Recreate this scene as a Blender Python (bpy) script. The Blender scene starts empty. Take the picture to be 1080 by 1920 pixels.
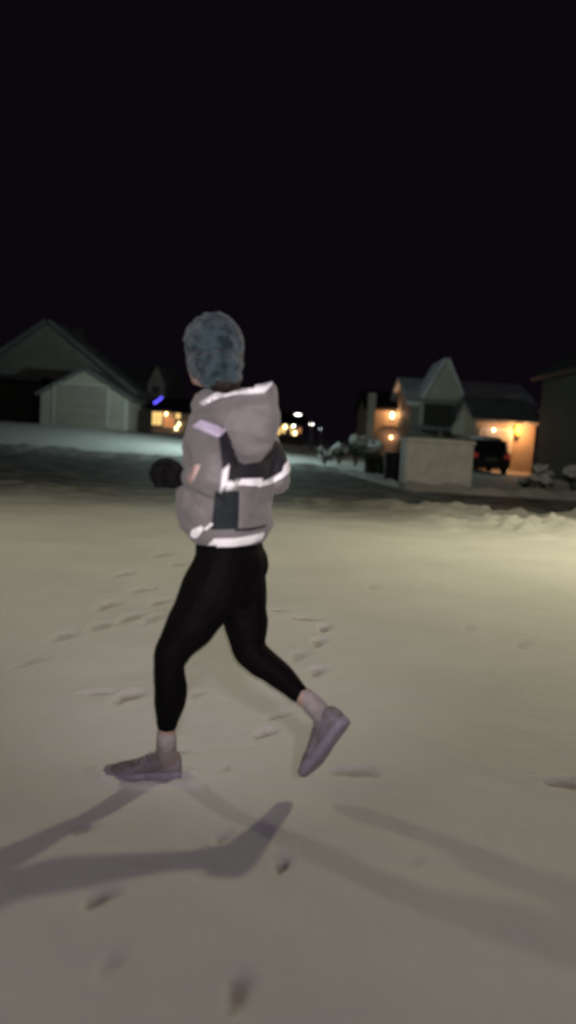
import bpy, bmesh, math, random
import numpy as np
from mathutils import Vector, Matrix, noise
from mathutils.bvhtree import BVHTree
random.seed(7); rng = np.random.default_rng(11)
S = bpy.context.scene
COL = S.collection
R = math.radians
V = Vector

# ------------------------------------------------------------------ camera
CAMH = 1.2
FPX = 1493.0
PITCH = math.atan(145 / FPX)
ROLL = R(3.5)
cam_d = bpy.data.cameras.new('camera'); cam = bpy.data.objects.new('camera', cam_d); COL.objects.link(cam)
CM = Matrix.Rotation(R(90) - PITCH, 3, 'X') @ Matrix.Rotation(ROLL, 3, 'Z')
cam.matrix_world = Matrix.Translation((0, 0, CAMH)) @ CM.to_4x4()
cam_d.sensor_width = 36; cam_d.lens = FPX / 1920 * 36
cam_d.clip_start = 0.05; cam_d.clip_end = 1500
cam_d.dof.use_dof = True; cam_d.dof.focus_distance = 4.4; cam_d.dof.aperture_fstop = 1.0
S.camera = cam
EYE = V((0, 0, CAMH))

def ray(px, py):
    return (CM @ V(((px - 540) / FPX, -(py - 960) / FPX, -1))).normalized()
def P(px, py, Y):            # the point of the ray at forward distance Y
    d = ray(px, py); return EYE + d * (Y / d.y)
def G(px, py, z=0.0):        # where the ray meets the ground level z
    d = ray(px, py); return EYE + d * ((z - CAMH) / d.z)
HZ = lambda px: 815 + (px - 540) * math.tan(ROLL)

# ------------------------------------------------------------------ materials
def mat(name, color, rough=.8, metal=0, noise_amt=.0, scale=20, bump=0, bscale=60, c2=None, spec=.3, emit=None, estr=0, sheen=0, coat=0):
    m = bpy.data.materials.new(name); m.use_nodes = True
    nt = m.node_tree; b = nt.nodes['Principled BSDF']
    b.inputs['Base Color'].default_value = (*color, 1)
    b.inputs['Roughness'].default_value = rough; b.inputs['Metallic'].default_value = metal
    b.inputs['Specular IOR Level'].default_value = spec
    if coat: b.inputs['Coat Weight'].default_value = coat
    if sheen: b.inputs['Sheen Weight'].default_value = sheen
    tc = nt.nodes.new('ShaderNodeTexCoord')
    if noise_amt or c2:
        n = nt.nodes.new('ShaderNodeTexNoise'); n.inputs['Scale'].default_value = scale; n.inputs['Detail'].default_value = 6
        nt.links.new(tc.outputs['Object'], n.inputs['Vector'])
        mx = nt.nodes.new('ShaderNodeMix'); mx.data_type = 'RGBA'
        cc = c2 or tuple(c * (1 - noise_amt) for c in color)
        mx.inputs['A'].default_value = (*color, 1); mx.inputs['B'].default_value = (*cc, 1)
        rp = nt.nodes.new('ShaderNodeMapRange'); rp.inputs['From Min'].default_value = .42; rp.inputs['From Max'].default_value = .6
        nt.links.new(n.outputs['Fac'], rp.inputs['Value']); nt.links.new(rp.outputs['Result'], mx.inputs['Factor'])
        nt.links.new(mx.outputs['Result'], b.inputs['Base Color'])
    if bump:
        n2 = nt.nodes.new('ShaderNodeTexNoise'); n2.inputs['Scale'].default_value = bscale; n2.inputs['Detail'].default_value = 5
        nt.links.new(tc.outputs['Object'], n2.inputs['Vector'])
        bp = nt.nodes.new('ShaderNodeBump'); bp.inputs['Strength'].default_value = bump; bp.inputs['Distance'].default_value = .02
        nt.links.new(n2.outputs['Fac'], bp.inputs['Height']); nt.links.new(bp.outputs['Normal'], b.inputs['Normal'])
    if emit:
        b.inputs['Emission Color'].default_value = (*emit, 1); b.inputs['Emission Strength'].default_value = estr
    return m

def siding_mat(name, color, pitch=.16):
    m = mat(name, color, .7, noise_amt=.15, scale=.8)
    nt = m.node_tree; b = nt.nodes['Principled BSDF']
    tc = nt.nodes.new('ShaderNodeTexCoord'); w = nt.nodes.new('ShaderNodeTexWave')
    w.bands_direction = 'Z'; w.wave_profile = 'SAW'; w.inputs['Scale'].default_value = 1 / pitch / 3.2
    nt.links.new(tc.outputs['Object'], w.inputs['Vector'])
    bp = nt.nodes.new('ShaderNodeBump'); bp.inputs['Strength'].default_value = .6; bp.inputs['Distance'].default_value = .03
    nt.links.new(w.outputs['Fac'], bp.inputs['Height']); nt.links.new(bp.outputs['Normal'], b.inputs['Normal'])
    return m

M = {}
M['jacket'] = mat('jacket_fabric', (.170, .158, .154), .7, noise_amt=.10, scale=7, bump=.9, bscale=14, sheen=.15)
M['yoke'] = mat('dark_yoke_fabric', (.020, .017, .023), .75, noise_amt=.2, scale=12, bump=.3, bscale=30)
M['panel'] = mat('dark_teal_fabric', (.013, .019, .022), .75, noise_amt=.2, scale=12, bump=.3, bscale=30)
M['reflect'] = mat('reflective_tape', (.97, .95, .95), .3, noise_amt=.02, scale=60, spec=.6, coat=.3)
M['reflect_lilac'] = mat('reflective_tape_lilac', (.66, .58, .74), .35, noise_amt=.1, scale=60, spec=.6, coat=.3)
M['reflect_pink'] = mat('reflective_tape_pink', (.80, .55, .50), .35, noise_amt=.1, scale=60, spec=.6)
M['leggings'] = mat('black_leggings', (.002, .0015, .0022), .75, noise_amt=.3, scale=10, bump=.15, bscale=40, spec=.08)
M['glove'] = mat('black_glove', (.0025, .002, .0025), .75, noise_amt=.3, scale=30, bump=.3, bscale=80, spec=.15)
M['hat'] = mat('mottled_knit', (.030, .056, .064), .9, scale=30, c2=(.003, .014, .018), bump=1.0, bscale=45, sheen=.2)
M['hair'] = mat('dark_hair', (.02, .016, .014), .6, noise_amt=.4, scale=60, bump=.5, bscale=150)
M['skin'] = mat('skin', (.40, .27, .22), .55, noise_amt=.1, scale=15)
M['sock'] = mat('pale_sock', (.36, .32, .31), .85, noise_amt=.15, scale=30, bump=.3, bscale=90)
M['shoe'] = mat('grey_mesh_shoe', (.27, .25, .27), .8, c2=(.17, .15, .16), scale=22, bump=.5, bscale=120)
M['sole'] = mat('lilac_grey_sole', (.32, .30, .36), .7, noise_amt=.2, scale=25, bump=.4, bscale=80)
M['lace'] = mat('pale_laces', (.4, .38, .38), .8)
M['asphalt'] = mat('packed_snow_asphalt', (.085, .085, .08), .75, c2=(.25, .25, .24), scale=1.4, bump=.6, bscale=14)
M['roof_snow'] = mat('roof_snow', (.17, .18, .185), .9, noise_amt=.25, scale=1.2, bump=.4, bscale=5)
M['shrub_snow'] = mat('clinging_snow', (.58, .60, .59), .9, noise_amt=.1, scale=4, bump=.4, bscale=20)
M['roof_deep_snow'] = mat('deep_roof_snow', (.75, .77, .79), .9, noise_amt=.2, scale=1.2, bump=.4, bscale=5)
M['roof_dark'] = mat('dark_shingles', (.035, .035, .038), .85, noise_amt=.3, scale=5, bump=.4, bscale=12)
M['wall_pale'] = siding_mat('pale_siding', (.50, .50, .42))
M['wall_grey'] = siding_mat('grey_siding', (.21, .21, .19))
M['wall_dark'] = siding_mat('dark_siding', (.05, .05, .045))
M['wall_warm'] = siding_mat('tan_siding', (.45, .35, .26))
M['trim'] = mat('white_trim', (.6, .6, .56), .6, noise_amt=.1)
M['door'] = mat('garage_door_paint', (.40, .38, .33), .5, noise_amt=.08, scale=3)
M['door_dark'] = mat('dark_door_paint', (.03, .02, .018), .5, noise_amt=.2, scale=3)
M['glass'] = mat('dark_window_glass', (.012, .014, .018), .08, spec=.6)
M['lit_yellow'] = mat('lit_window', (.6, .45, .2), .4, emit=(1, .66, .22), estr=1.1, c2=(.3, .2, .1), scale=3)
M['lit_orange'] = mat('lit_window_orange', (.6, .3, .12), .4, emit=(1, .38, .14), estr=.45)
M['wood'] = mat('weathered_boards', (.06, .045, .038), .9, noise_amt=.4, scale=5, bump=.4, bscale=20)
M['metal'] = mat('galvanised_metal', (.16, .17, .17), .5, .6, noise_amt=.2, scale=8)
M['black_metal'] = mat('black_painted_metal', (.015, .015, .016), .45, .2, noise_amt=.2, scale=8)
M['cabinet'] = mat('grey_green_cabinet', (.62, .62, .60), .6, noise_amt=.14, scale=3, bump=.15, bscale=30)
M['concrete'] = mat('concrete', (.22, .22, .2), .9, noise_amt=.25, scale=6, bump=.4, bscale=30)
M['carpaint'] = mat('dark_car_paint', (.012, .009, .014), .3, noise_amt=.1, coat=.5, spec=.5)
M['tyre'] = mat('tyre_rubber', (.012, .012, .012), .9, noise_amt=.2, bump=.3)
M['rim'] = mat('alloy_rim', (.3, .3, .3), .35, .8)
M['tail'] = mat('red_tail_light', (.5, .03, .03), .3, emit=(1, .12, .08), estr=.08)
M['plate'] = mat('number_plate', (.12, .12, .11), .5)
M['leaf'] = mat('evergreen_leaf', (.05, .065, .03), .8, c2=(.025, .035, .015), scale=6)
M['bark'] = mat('shrub_bark', (.05, .035, .025), .9, noise_amt=.4, scale=30, bump=.5)
M['bin'] = mat('dark_plastic', (.012, .014, .014), .5, noise_amt=.2)
def lampmat(n, c, s): return mat(n, c, .4, emit=c, estr=s)
M['lamp_white'] = lampmat('lit_lamp_white', (1, .96, .85), 14)
M['lamp_cool'] = lampmat('lit_lamp_cool', (.8, .93, 1), 6)
M['lamp_warm'] = lampmat('lit_lamp_warm', (1, .62, .32), 9)
M['lamp_amber'] = lampmat('lit_lamp_amber', (1, .42, .06), 2.2)
M['lamp_yellow'] = lampmat('lit_lamp_yellow', (1, .85, .45), 6)
M['lamp_blue'] = lampmat('lit_blue_bulb', (.12, .10, 1), 2.2)
M['lamp_off'] = mat('frosted_glass', (.4, .4, .38), .3)

# snow: real exposed turf in the footprints comes from a vertex attribute that marks where the snow was trodden through
def snow_mat():
    m = mat('snow', (.80, .80, .79), .75, spec=.25)
    nt = m.node_tree; b = nt.nodes['Principled BSDF']
    tc = nt.nodes.new('ShaderNodeTexCoord')
    at = nt.nodes.new('ShaderNodeAttribute'); at.attribute_name = 'trodden'
    n0 = nt.nodes.new('ShaderNodeTexNoise'); n0.inputs['Scale'].default_value = 1.1; n0.inputs['Detail'].default_value = 8
    nt.links.new(tc.outputs['Object'], n0.inputs['Vector'])
    mr = nt.nodes.new('ShaderNodeMapRange'); mr.inputs['From Min'].default_value = .3; mr.inputs['From Max'].default_value = .7
    mr.inputs['To Min'].default_value = 0; mr.inputs['To Max'].default_value = 1
    nt.links.new(n0.outputs['Fac'], mr.inputs['Value'])
    m0 = nt.nodes.new('ShaderNodeMix'); m0.data_type = 'RGBA'
    m0.inputs['A'].default_value = (.83, .82, .80, 1); m0.inputs['B'].default_value = (.74, .73, .71, 1)
    nt.links.new(mr.outputs['Result'], m0.inputs['Factor'])
    m1 = nt.nodes.new('ShaderNodeMix'); m1.data_type = 'RGBA'
    ad = nt.nodes.new('ShaderNodeAttribute'); ad.attribute_name = 'grime'
    nd = nt.nodes.new('ShaderNodeTexNoise'); nd.inputs['Scale'].default_value = 2.2; nd.inputs['Detail'].default_value = 7
    nt.links.new(tc.outputs['Object'], nd.inputs['Vector'])
    ml = nt.nodes.new('ShaderNodeMath'); ml.operation = 'MULTIPLY'
    ma = nt.nodes.new('ShaderNodeMapRange'); ma.inputs['From Min'].default_value = .05; ma.inputs['From Max'].default_value = .55
    nt.links.new(nd.outputs['Fac'], ma.inputs['Value']); nt.links.new(ma.outputs['Result'], ml.inputs[0]); nt.links.new(ad.outputs['Fac'], ml.inputs[1])
    md = nt.nodes.new('ShaderNodeMix'); md.data_type = 'RGBA'; md.inputs['B'].default_value = (.16, .155, .14, 1)
    nt.links.new(m0.outputs['Result'], md.inputs['A']); nt.links.new(ml.outputs['Value'], md.inputs['Factor']); m0 = md
    m1.inputs['B'].default_value = (.30, .25, .23, 1)
    nt.links.new(m0.outputs['Result'], m1.inputs['A'])
    nt.links.new(at.outputs['Fac'], m1.inputs['Factor'])
    nt.links.new(m1.outputs['Result'], b.inputs['Base Color'])
    n1 = nt.nodes.new('ShaderNodeTexNoise'); n1.inputs['Scale'].default_value = 14; n1.inputs['Detail'].default_value = 9; n1.inputs['Roughness'].default_value = .65
    nt.links.new(tc.outputs['Object'], n1.inputs['Vector'])
    bp = nt.nodes.new('ShaderNodeBump'); bp.inputs['Strength'].default_value = .35; bp.inputs['Distance'].default_value = .02
    nt.links.new(n1.outputs['Fac'], bp.inputs['Height']); nt.links.new(bp.outputs['Normal'], b.inputs['Normal'])
    return m
M['snow'] = snow_mat()

# ------------------------------------------------------------------ object helpers
def thing(name, loc, label, cat, group=None):
    o = bpy.data.objects.new(name, None); COL.objects.link(o); o.location = loc
    o.empty_display_size = .2
    o['label'] = label; o['category'] = cat
    if group: o['group'] = group
    o['_org'] = list(loc)
    return o
def org(o):
    while o.parent: o = o.parent
    return V(o['_org']) if '_org' in o else V((0, 0, 0))
def link_mesh(name, me, m, parent=None, smooth=False):
    o = bpy.data.objects.new(name, me); COL.objects.link(o)
    if m: me.materials.clear(); me.materials.append(m)
    if parent:
        me.transform(Matrix.Translation(-org(parent))); o.parent = parent
    if smooth: me.polygons.foreach_set('use_smooth', [True] * len(me.polygons))
    return o
def part(name, bm, m, parent, smooth=False, bevel=0):
    bmesh.ops.recalc_face_normals(bm, faces=bm.faces)
    if bevel:
        bmesh.ops.bevel(bm, geom=list(bm.edges), offset=bevel, segments=2, affect='EDGES', clamp_overlap=True)
    me = bpy.data.meshes.new(name); bm.to_mesh(me); bm.free()
    return link_mesh(name, me, m, parent, smooth)
def box(bm, x0, x1, y0, y1, z0, z1):
    r = bmesh.ops.create_cube(bm, size=1)
    bmesh.ops.transform(bm, matrix=Matrix.Translation(((x0 + x1) / 2, (y0 + y1) / 2, (z0 + z1) / 2)) @ Matrix.Diagonal((x1 - x0, y1 - y0, z1 - z0, 1)), verts=r['verts'])
def boxes(*bs):
    bm = bmesh.new()
    for b in bs: box(bm, *b)
    return bm
def frame_of(t):
    t = t.normalized(); u = V((0, 0, 1)) if abs(t.z) < .9 else V((0, 1, 0))
    a = t.cross(u).normalized(); return a, t.cross(a).normalized()
def loft(bm, rings, n=18, power=2.0):
    vs = []
    for c, a, b in rings:
        row = []
        for k in range(n):
            th = 2 * math.pi * k / n; cc, ss = math.cos(th), math.sin(th)
            if power != 2:
                cc = math.copysign(abs(cc) ** (2 / power), cc); ss = math.copysign(abs(ss) ** (2 / power), ss)
            row.append(bm.verts.new(c + a * cc + b * ss))
        vs.append(row)
    for r0, r1 in zip(vs, vs[1:]):
        for k in range(n): bm.faces.new((r0[k], r0[(k + 1) % n], r1[(k + 1) % n], r1[k]))
    for row, flip in ((vs[0], True), (vs[-1], False)):
        bm.faces.new(row[::-1] if flip else row)
def chain(bm, pts, n=14, sub=5):   # pts: (Vector, radius); rounded ends, smooth Catmull-Rom path
    ps = [V(p) for p, r in pts]; rs = [r for p, r in pts]
    A = [ps[0] * 2 - ps[1]] + ps + [ps[-1] * 2 - ps[-2]]; RR = [rs[0]] + rs + [rs[-1]]
    out = []
    for i in range(1, len(A) - 2):
        for k in range(sub):
            t = k / sub
            p = .5 * ((2 * A[i]) + (A[i + 1] - A[i - 1]) * t + (2 * A[i - 1] - 5 * A[i] + 4 * A[i + 1] - A[i + 2]) * t * t + (3 * A[i] - A[i - 1] - 3 * A[i + 1] + A[i + 2]) * t ** 3)
            s = t * t * (3 - 2 * t); out.append((p, RR[i] * (1 - s) + RR[i + 1] * s))
    out.append((ps[-1], rs[-1]))
    full = []
    d0 = (out[1][0] - out[0][0]).normalized(); d1 = (out[-1][0] - out[-2][0]).normalized()
    for a in (80, 55, 28): full.append((out[0][0] - d0 * out[0][1] * math.sin(R(a)), out[0][1] * math.cos(R(a))))
    full += out
    for a in (28, 55, 80): full.append((out[-1][0] + d1 * out[-1][1] * math.sin(R(a)), out[-1][1] * math.cos(R(a))))
    rings = []; a = None
    for i, (p, r) in enumerate(full):
        t = (full[min(i + 1, len(full) - 1)][0] - full[max(i - 1, 0)][0]).normalized()
        if a is None: a, b = frame_of(t)
        else:
            a = (a - t * a.dot(t)).normalized(); b = t.cross(a)
        rings.append((p, a * r, b * r))
    loft(bm, rings, n)
def ellipsoid(bm, c, ax, bx, cx, seg=16):
    r = bmesh.ops.create_uvsphere(bm, u_segments=seg, v_segments=seg // 2 + 2, radius=1)
    m = Matrix(((ax.x, bx.x, cx.x, c.x), (ax.y, bx.y, cx.y, c.y), (ax.z, bx.z, cx.z, c.z), (0, 0, 0, 1)))
    bmesh.ops.transform(bm, matrix=m, verts=r['verts'])
def organic(name, bm, voxel, smooth, m, parent, disp=None):
    bmesh.ops.recalc_face_normals(bm, faces=bm.faces)
    me = bpy.data.meshes.new('tmp'); bm.to_mesh(me); bm.free()
    t = bpy.data.objects.new('tmp', me); COL.objects.link(t)
    r = t.modifiers.new('r', 'REMESH'); r.mode = 'VOXEL'; r.voxel_size = voxel
    if smooth:
        s = t.modifiers.new('s', 'SMOOTH'); s.factor = .5; s.iterations = smooth
    dg = bpy.context.evaluated_depsgraph_get(); dg.update()
    nm = bpy.data.meshes.new_from_object(t.evaluated_get(dg)); nm.name = name
    bpy.data.objects.remove(t); bpy.data.meshes.remove(me)
    if disp:
        nr = [v.normal.copy() for v in nm.vertices]
        for v, n in zip(nm.vertices, nr): v.co += n * disp(v.co, n)
    return link_mesh(name, nm, m, parent, True)
def tree_of(o):
    off = org(o); me = o.data
    return BVHTree.FromPolygons([v.co + off for v in me.vertices], [p.vertices[:] for p in me.polygons])

def resample(poly, n):
    L = [0]
    for a, b in zip(poly, poly[1:]): L.append(L[-1] + math.hypot(b[0] - a[0], b[1] - a[1]))
    out = []
    for k in range(n + 1):
        s = L[-1] * k / n
        for i in range(len(L) - 1):
            if s <= L[i + 1] + 1e-9:
                t = (s - L[i]) / max(L[i + 1] - L[i], 1e-9)
                out.append((poly[i][0] + (poly[i + 1][0] - poly[i][0]) * t, poly[i][1] + (poly[i + 1][1] - poly[i][1]) * t)); break
    return out
def patch(name, trees, top, bot, m, parent, n=24, k=4, off=.004, thick=.003):
    """a strip of cloth or tape sewn on a garment: follows its surface, with its own thickness"""
    T, B = resample(top, n), resample(bot, n); bm = bmesh.new(); grid = []
    last = None
    for j in range(k + 1):
        row = []
        for i in range(n + 1):
            x = T[i][0] + (B[i][0] - T[i][0]) * j / k; y = T[i][1] + (B[i][1] - T[i][1]) * j / k
            best = None
            for t in trees:
                h = t.ray_cast(EYE, ray(x, y))
                if h[0] is not None and (best is None or h[3] < best[3]): best = h
            if best is None:
                q = P(x, y, last.y if last else 2.5); h = trees[0].find_nearest(q); best = h
            last = best[0]
            row.append((best[0] + best[1] * off, best[1]))
        grid.append(row)
    f = [[bm.verts.new(p) for p, _ in r] for r in grid]
    b = [[bm.verts.new(p - nn * (thick + .004)) for p, nn in r] for r in grid]
    for j in range(k):
        for i in range(n):
            bm.faces.new((f[j][i], f[j][i + 1], f[j + 1][i + 1], f[j + 1][i]))
            bm.faces.new((b[j][i], b[j + 1][i], b[j + 1][i + 1], b[j][i + 1]))
    for i in range(n):
        bm.faces.new((f[0][i], b[0][i], b[0][i + 1], f[0][i + 1])); bm.faces.new((f[k][i], f[k][i + 1], b[k][i + 1], b[k][i]))
    for j in range(k):
        bm.faces.new((f[j][0], f[j + 1][0], b[j + 1][0], b[j][0])); bm.faces.new((f[j][n], b[j][n], b[j + 1][n], f[j + 1][n]))
    return part(name, bm, m, parent)

# ------------------------------------------------------------------ terrain
_L = rng.random((256, 256))
def vnoise(x, y):
    xi = np.floor(x).astype(int); yi = np.floor(y).astype(int); fx = x - xi; fy = y - yi
    fx = fx * fx * (3 - 2 * fx); fy = fy * fy * (3 - 2 * fy)
    g = lambda a, b: _L[a % 256, b % 256]
    return (g(xi, yi) * (1 - fx) + g(xi + 1, yi) * fx) * (1 - fy) + (g(xi, yi + 1) * (1 - fx) + g(xi + 1, yi + 1) * fx) * fy
def fbm(x, y, o=4):
    s = 0; a = .5
    for k in range(o): s = s + a * vnoise(x * 2 ** k + 17 * k, y * 2 ** k + 31 * k); a *= .5
    return s
def sstep(a, b, x):
    t = np.clip((x - a) / (b - a), 0, 1); return t * t * (3 - 2 * t)
ROAD0 = 15.0
def road1(x): return 29.0 - 8.6 * sstep(1.6, 3.2, x)
def base_h(x, y):
    left = 1 - sstep(-14, 6, x)
    bank = sstep(27, 41, y) * (.02 + .95 * left)
    return bank
def hgt(x, y):
    x = np.asarray(x, float); y = np.asarray(y, float)
    h = base_h(x, y)
    near = (1 - sstep(30, 60, y))
    h = h + (fbm(x * .9, y * .9) - .47) * .05 * near
    h = h + (fbm(x * 5 + 40, y * 5, 3) - .44) * .012 * near
    # ploughed ridge on the near side of the street, lumpier and closer on the right
    wob = (fbm(x * .7 + 9, y * 0 + 3) - .47) * 1.2
    c = ROAD0 - .5 + wob
    w = .55
    lump = fbm(x * 2.6, y * 2.6 + 50, 4)
    h = h + np.exp(-((y - c) / w) ** 2) * (.03 + (.12 + .35 * sstep(1, 3, x)) * np.clip(lump - .38, 0, 1))
    rt = sstep(1.3, 3.2, x) * np.exp(-((y - 12.2 + (x - 3) * .3) / 1.5) ** 2)
    h = h + rt * (.05 + .7 * np.clip(fbm(x * 2.2 + 5, y * 2.2 + 9, 4) - .44, 0, 1) + .25 * np.clip(fbm(x * 6 + 5, y * 6 + 9, 3) - .42, 0, 1))
    h = h + np.exp(-((y - road1(x) - .4 - wob * .5) / .5) ** 2) * (.10 + .25 * np.clip(lump - .3, 0, 1))
    # street bed
    bed = sstep(ROAD0 - .1, ROAD0 + .4, y) * (1 - sstep(road1(x) - .3, road1(x) + .2, y))
    h = h - bed * .08
    return h
# footprints: pixel they show at, length, direction in degrees, depth, how much turf shows
prints = [(240,1305,.22,50,1,.5),(185,1298,.20,60,.8,.3),(515,1147,.24,85,.8,.35),(567,1161,.30,80,.7,.3),(609,1178,.22,30,1,.5),(596,1203,.22,30,.9,.4),
 (560,1226,.24,40,.6,.2),(594,1256,.20,25,.8,.35),(520,1334,.17,40,.9,.45),(498,1367,.17,30,.9,.45),(368,1298,.14,30,.5,.2),(155,1562,.10,30,1,.5),
 (187,1690,.14,30,1.2,.65),(202,1815,.11,10,.8,.3),(447,1862,.15,5,1.0,.65),(530,1624,.11,10,1.2,.6),(418,1572,.11,20,1.0,.3),(345,1405,.10,20,.5,.35),
 (1060,1471,.22,85,.8,.4),(665,1446,.26,85,.7,.35),(425,1438,.10,10,.5,.3),(303,1040,.4,25,.6,.25),(232,1077,.35,35,.6,.25),(265,1110,.32,40,.6,.2),
 (200,1136,.30,35,.7,.25),(243,1157,.30,35,.7,.3),(298,1131,.28,40,.7,.3),(188,1172,.30,40,.6,.25),(287,1160,.28,40,.6,.2),(120,1190,.28,35,.5,.2),
 (330,1060,.3,30,.5,.2),(55,1240,.25,40,.4,.1),(700,1100,.3,30,.4,.1),(880,1180,.25,40,.35,.1),(980,1210,.25,50,.35,.1),(780,1620,.1,40,.3,.1)]
def axis(lo, hi, d0, far, growth=1.13):
    a = list(np.arange(lo, hi, d0)); s = d0
    up = [a[-1]]
    while up[-1] < far[1]:
        s *= growth; up.append(up[-1] + s)
    s = d0; dn = [a[0]]
    while dn[-1] > far[0]:
        s *= growth; dn.append(dn[-1] - s)
    return np.array(dn[:0:-1] + a + up[1:])
def axis2(dense, mid, d0, d1, far):
    b = list(np.arange(dense[0], dense[1], d0))
    u = list(np.arange(dense[1], mid[1], d1)); l = list(np.arange(mid[0], dense[0], d1))
    a = l + b + u; s = d1; up = [a[-1]]
    while up[-1] < far[1]: s *= 1.15; up.append(up[-1] + s)
    s = d1; dn = [a[0]]
    while dn[-1] > far[0]: s *= 1.15; dn.append(dn[-1] - s)
    return np.array(dn[:0:-1] + a + up[1:])
xs = axis2((-1.6, 1.7), (-8, 8), .018, .07, (-420, 420))
ys = axis2((1.2, 6.6), (.2, 22), .022, .075, (-120, 700))
X, Yg = np.meshgrid(xs, ys)
H = hgt(X, Yg); TR = np.zeros_like(H)
for (px, py, L, deg, dep, turf) in prints:
    if py < 1320 and deg < 60: deg *= .45; L *= 1.15
    if py < 1460: dep *= .45; turf = min(.45, turf * .85 + .05)
    if py > 1460: dep *= .4; turf = turf * (1.35 if py < 1800 else .8)
    g = G(px, py); a = R(deg); fx, fy = math.sin(a), math.cos(a)
    u = (X - g.x) * fx + (Yg - g.y) * fy; v = (X - g.x) * fy - (Yg - g.y) * fx
    m_ = (abs(u) < L * 2) & (abs(v) < L * 2)
    if not m_.any(): continue
    w = L * .19 * (1 + .25 * np.sin(u / L * 5))
    rr = np.sqrt((u / (L * .5)) ** 2 + (v / w) ** 2) + (vnoise(X * 40, Yg * 40) - .5) * .5
    d = 1 - sstep(.45, 1.15, rr); rim = np.exp(-((rr - 1.35) / .25) ** 2)
    H = H - m_ * d * .042 * dep + m_ * rim * .006 * dep
    TR = np.maximum(TR, m_ * (1 - sstep(.3, .95, rr)) * min(1, turf * 1.5))
gF = G(322, 1458); u = -(X - (gF.x - .09)); v = Yg - gF.y
rr = np.sqrt((u / .15) ** 2 + (v / .065) ** 2) + (vnoise(X * 35, Yg * 35) - .5) * .35
near_f = (abs(u) < .5) & (abs(v) < .5)
H = H + near_f * (np.exp(-((rr - 1.12) / .22) ** 2) * (.004 + .018 * vnoise(X * 28 + 3, Yg * 28)) - (1 - sstep(.6, 1.0, rr)) * .012)
ny, nx = X.shape
me = bpy.data.meshes.new('snow_ground')
co = np.stack([X, Yg, H], -1).reshape(-1, 3)
idx = np.arange(ny * nx).reshape(ny, nx)
q = np.stack([idx[:-1, :-1], idx[:-1, 1:], idx[1:, 1:], idx[1:, :-1]], -1).reshape(-1, 4)
me.vertices.add(len(co)); me.vertices.foreach_set('co', co.ravel())
me.loops.add(q.size); me.loops.foreach_set('vertex_index', q.ravel().astype(np.int32))
me.polygons.add(len(q)); me.polygons.foreach_set('loop_start', np.arange(0, q.size, 4, dtype=np.int32))
me.polygons.foreach_set('use_smooth', np.ones(len(q), bool))
me.update(); me.validate()
at = me.attributes.new('trodden', 'FLOAT', 'POINT'); at.data.foreach_set('value', TR.ravel().astype(np.float32))
gr = sstep(10.2, 14.6, Yg + (fbm(X * .8, Yg * .8) - .47) * 3) * (.95 - .45 * sstep(.5, 3, X)) * (1 - sstep(29, 31, Yg) * .8)
at2 = me.attributes.new('grime', 'FLOAT', 'POINT'); at2.data.foreach_set('value', gr.ravel().astype(np.float32))
g_o = link_mesh('snow_ground', me, M['snow']); g_o['kind'] = 'structure'
# street: packed snow over asphalt, a sheet in the bed between the two ridges
bm = bmesh.new(); sx = np.concatenate([np.arange(-160, -20, 4), np.arange(-20, 20, .5), np.arange(20, 164, 4)]); sy = np.linspace(0, 1, 40)
rows = [[bm.verts.new((x, ROAD0 - .1 + y * (float(road1(x)) - ROAD0 + .2), -.045 + .02 * float(fbm(np.array(x * .8), np.array(y * 28))))) for x in sx] for y in sy]
for r0, r1 in zip(rows, rows[1:]):
    for i in range(len(sx) - 1): bm.faces.new((r0[i], r0[i + 1], r1[i + 1], r1[i]))
st = part('street', bm, M['asphalt'], None, True); st['kind'] = 'structure'
def gz(x, y): return float(hgt(np.array(x), np.array(y)))

# ------------------------------------------------------------------ the runner
Y0 = 2.62
FW = V((-.86, .51, 0)).normalized(); LF = V((-.51, -.86, 0)).normalized(); UP = V((0, 0, 1))
foot_g = G(322, 1458)
person = thing('person', (foot_g.x + .2, foot_g.y, 0), 'runner in pale reflective jacket, black leggings and mottled knit hat, mid-stride in the snow', 'person')
HIPL, KNL, ANL = P(418, 1056, 2.57), P(318, 1232, 2.50), P(312, 1392, 2.56)
HIPR, KNR, ANR = P(448, 1056, 2.70), P(468, 1222, 2.66), P(592, 1326, 2.58)
PEL = P(432, 1022, 2.635)
SHL, ELL, WRL = P(390, 806, 2.49), P(404, 898, 2.31), P(362, 893, 2.46)
SHR, ELR, WRR = P(478, 806, 2.76), P(519, 890, 2.70), P(478, 905, 2.90)
CH = P(432, 850, Y0); NK = P(416, 752, Y0 + .02); HD = P(399, 662, Y0 + .03)
hr = .088
# body: one continuous surface
bm = bmesh.new()
chain(bm, [(PEL, .10), (P(430, 950, Y0), .092), (CH, .10), (P(422, 790, Y0), .075), (NK, .048), (P(408, 715, Y0 + .02), .046)])
chain(bm, [(PEL, .09), (HIPL, .085), (HIPL.lerp(KNL, .5), .068), (KNL, .043), (KNL.lerp(ANL, .35), .044), (ANL, .027)])
chain(bm, [(PEL, .09), (HIPR, .085), (HIPR.lerp(KNR, .5), .066), (KNR, .043), (KNR.lerp(ANR, .35), .042), (ANR, .027)])
for s, e, w in ((SHL, ELL, WRL), (SHR, ELR, WRR)):
    chain(bm, [(CH + UP * .05, .07), (s, .045), (e, .033), (w, .022)])
HF = V((-.80, .60, 0)).normalized(); HS = V((-.60, -.80, 0)).normalized()   # head looks ahead, slightly away
ellipsoid(bm, HD + UP * .02, HF * .092, HS * .074, UP * .095)               # skull
ellipsoid(bm, HD - UP * .045 + HF * .03, HF * .062, HS * .055, UP * .068)    # jaw
ellipsoid(bm, HD - UP * .012 + HF * .092, HF * .022, HS * .011, UP * .026)   # nose
ellipsoid(bm, HD - UP * .052 + HF * .082, HF * .012, HS * .024, UP * .012)   # lips
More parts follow.
